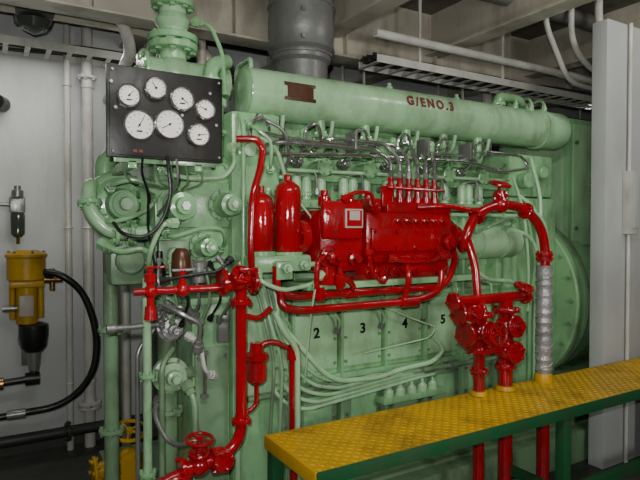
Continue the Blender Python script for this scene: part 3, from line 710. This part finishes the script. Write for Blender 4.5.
b=B('lubricating_oil_pump')
b.box((.17,4.04,.75),(.28,4.195,.78),'steel');b.box((.17,4.04,1.25),(.28,4.195,1.28),'steel')
b.box((.19,4.12,.60),(.26,4.195,1.35),'steel',.004)
b.lathe((.215,3.98,1.17),(0,0,1),[(0,.10),(.01,.11),(.14,.11),(.15,.12),(.165,.12),(.175,.10),(.19,.05)],'yellow',28)
b.box((.12,3.90,1.13),(.31,4.05,1.17),'yellow',.01)
for x in (.135,.295):b.cyl((x,3.98,.93),(x,3.98,1.14),.018,'yellow')
b.cyl((.215,3.98,.90),(.215,3.98,1.14),.062,'yellow',seg=24);b.box((.17,3.912,.95),(.25,3.92,1.08),'label',.002)
b.bolts((.215,3.98,1.345),(0,0,1),.10,6,'steel')
b.lathe((.25,3.96,.72),(0,0,1),[(0,.05),(.03,.075),(.10,.085),(.17,.085),(.18,.06)],'rubber',24)
b.lathe((.25,3.96,.60),(0,0,1),[(0,.03),(.05,.035),(.12,.04)],'steel',16)
b.cyl((.31,3.96,1.17),(.42,3.96,1.17),.022,'brass');b.cyl((.36,3.96,1.10),(.36,3.96,1.24),.016,'brass')
b.tube([(.26,3.95,.60),(.22,3.95,.55),(.0,3.95,.54),(-.4,3.95,.52)],.022,'rubber',.06)
b.cyl((.28,3.95,.55),(.20,3.95,.55),.04,'rubber');b.cyl((.02,3.95,.54),(.08,3.95,.54),.038,'brass')
b.cyl((.08,3.96,1.0),(.16,3.96,1.0),.02,'steel')
LP=b.done()
b=B('air_hose')
b.tube([(.36,3.96,1.18),(.30,3.94,1.22),(.42,3.9,1.19),(.54,3.9,1.06),(.61,3.9,.82),(.60,3.9,.60),(.52,3.92,.45),(.38,3.94,.36),(.18,3.95,.34),(-.1,3.96,.33),(-.5,3.96,.35)],.022,'rubber',smooth=True,seg=12)
b.cyl((.10,3.96,.335),(.20,3.95,.338),.03,'steel');b.cyl((-.02,3.96,.335),(.04,3.96,.335),.04,'steel')
b.done(LP)
b=B('air_filter_regulator')
b.box((.13,4.10,1.60),(.22,4.195,1.70),'steel',.008);b.lathe((.175,4.08,1.44),(0,0,1),[(0,.02),(.02,.04),(.14,.042),(.16,.035)],'glass_dark',20)
b.lathe((.175,4.08,1.70),(0,0,1),[(0,.035),(.04,.035),(.05,.02),(.07,.02)],'steel',16);b.tube([(.13,4.12,1.65),(-.3,4.12,1.65)],.012,'steel')
b.tube([(.175,4.08,1.44),(.175,4.1,1.40)],.01,'brass')
b.cyl((.06,4.10,2.30),(.10,4.19,2.30),.05,'rubber')
b.done()
b=B('bilge_pipe')
b.tube([(X0+.05,4.0,.16),(.95,4.0,.16)],.035,'cable')
b.flange((.45,4.0,.16),(1,0,0),.065,'cable');b.done()
b=B('bilge_valve')
b.cyl((.62,2.95,0),(.62,2.95,.30),.05,'yellow');b.flange((.62,2.95,.12),(0,0,1),.09,'yellow');b.ball((.62,2.95,.30),.075,'yellow')
b.flange((.62,2.86,.30),(0,-1,0),.08,'yellow');b.wheel((.62,2.95,.46),(0,-.3,1),.085,'yellow',r=.01,stem=.14)
b.cyl((.45,2.95,.28),(.62,2.95,.30),.045,'yellow');b.flange((.45,2.95,.28),(1,0,0),.08,'yellow')
b.done()

# ---------------------------------------------------------------- lights
def area(nm,loc,size,sy,power,target,col=(1,1,1)):
    l=bpy.data.lights.new(nm,'AREA');l.shape='RECTANGLE';l.size=size;l.size_y=sy;l.energy=power;l.color=col
    o=bpy.data.objects.new(nm,l);o.location=loc;o.rotation_euler=(V(target)-V(loc)).to_track_quat('-Z','Y').to_euler();bpy.context.scene.collection.objects.link(o)
W1=(1,.98,.92)
area('overhead_area_light',(.7,.5,2.75),1.2,.2,22,(1.2,2.4,1.2),W1)
area('overhead_area_light',(.3,3.75,2.60),1.0,.12,6,(.3,3.9,.5),W1)
area('overhead_area_light',(4.6,3.4,2.6),1.0,.12,6,(4.0,3.2,.5),W1)
area('overhead_area_light',(3.0,1.2,2.95),.9,.12,10,(3.5,2.6,1.5),W1)  # added light, no fixture: brightens the dark alternator cabinet
area('fill_light',(1.9,-.9,1.7),.5,.4,28,(3.0,3.0,2.7),W1)  # invented fill, out of view: lifts the right side and ceiling beams
f=bpy.data.lights.new('camera_flash','SPOT');f.energy=120;f.spot_size=2.5;f.spot_blend=.9;f.shadow_soft_size=.02;f.color=(1,.99,.96)
o=bpy.data.objects.new('camera_flash',f);o.location=(-.07,-.03,1.60);o.rotation_euler=(V((1.1,1.6,1.85))-V(o.location)).to_track_quat('-Z','Y').to_euler();bpy.context.scene.collection.objects.link(o)
w=bpy.data.worlds.new('world');bpy.context.scene.world=w;w.use_nodes=True;w.node_tree.nodes['Background'].inputs[0].default_value=(.02,.02,.02,1)

# ---------------------------------------------------------------- camera
cam=bpy.data.cameras.new('camera');cam.sensor_width=36;cam.lens=560*36/640;cam.clip_start=.02
co=bpy.data.objects.new('camera',cam);bpy.context.scene.collection.objects.link(co)
co.location=(0,0,1.5);d=V((.512,.859,-12/560));co.rotation_euler=d.to_track_quat('-Z','Y').to_euler()
bpy.context.scene.camera=co
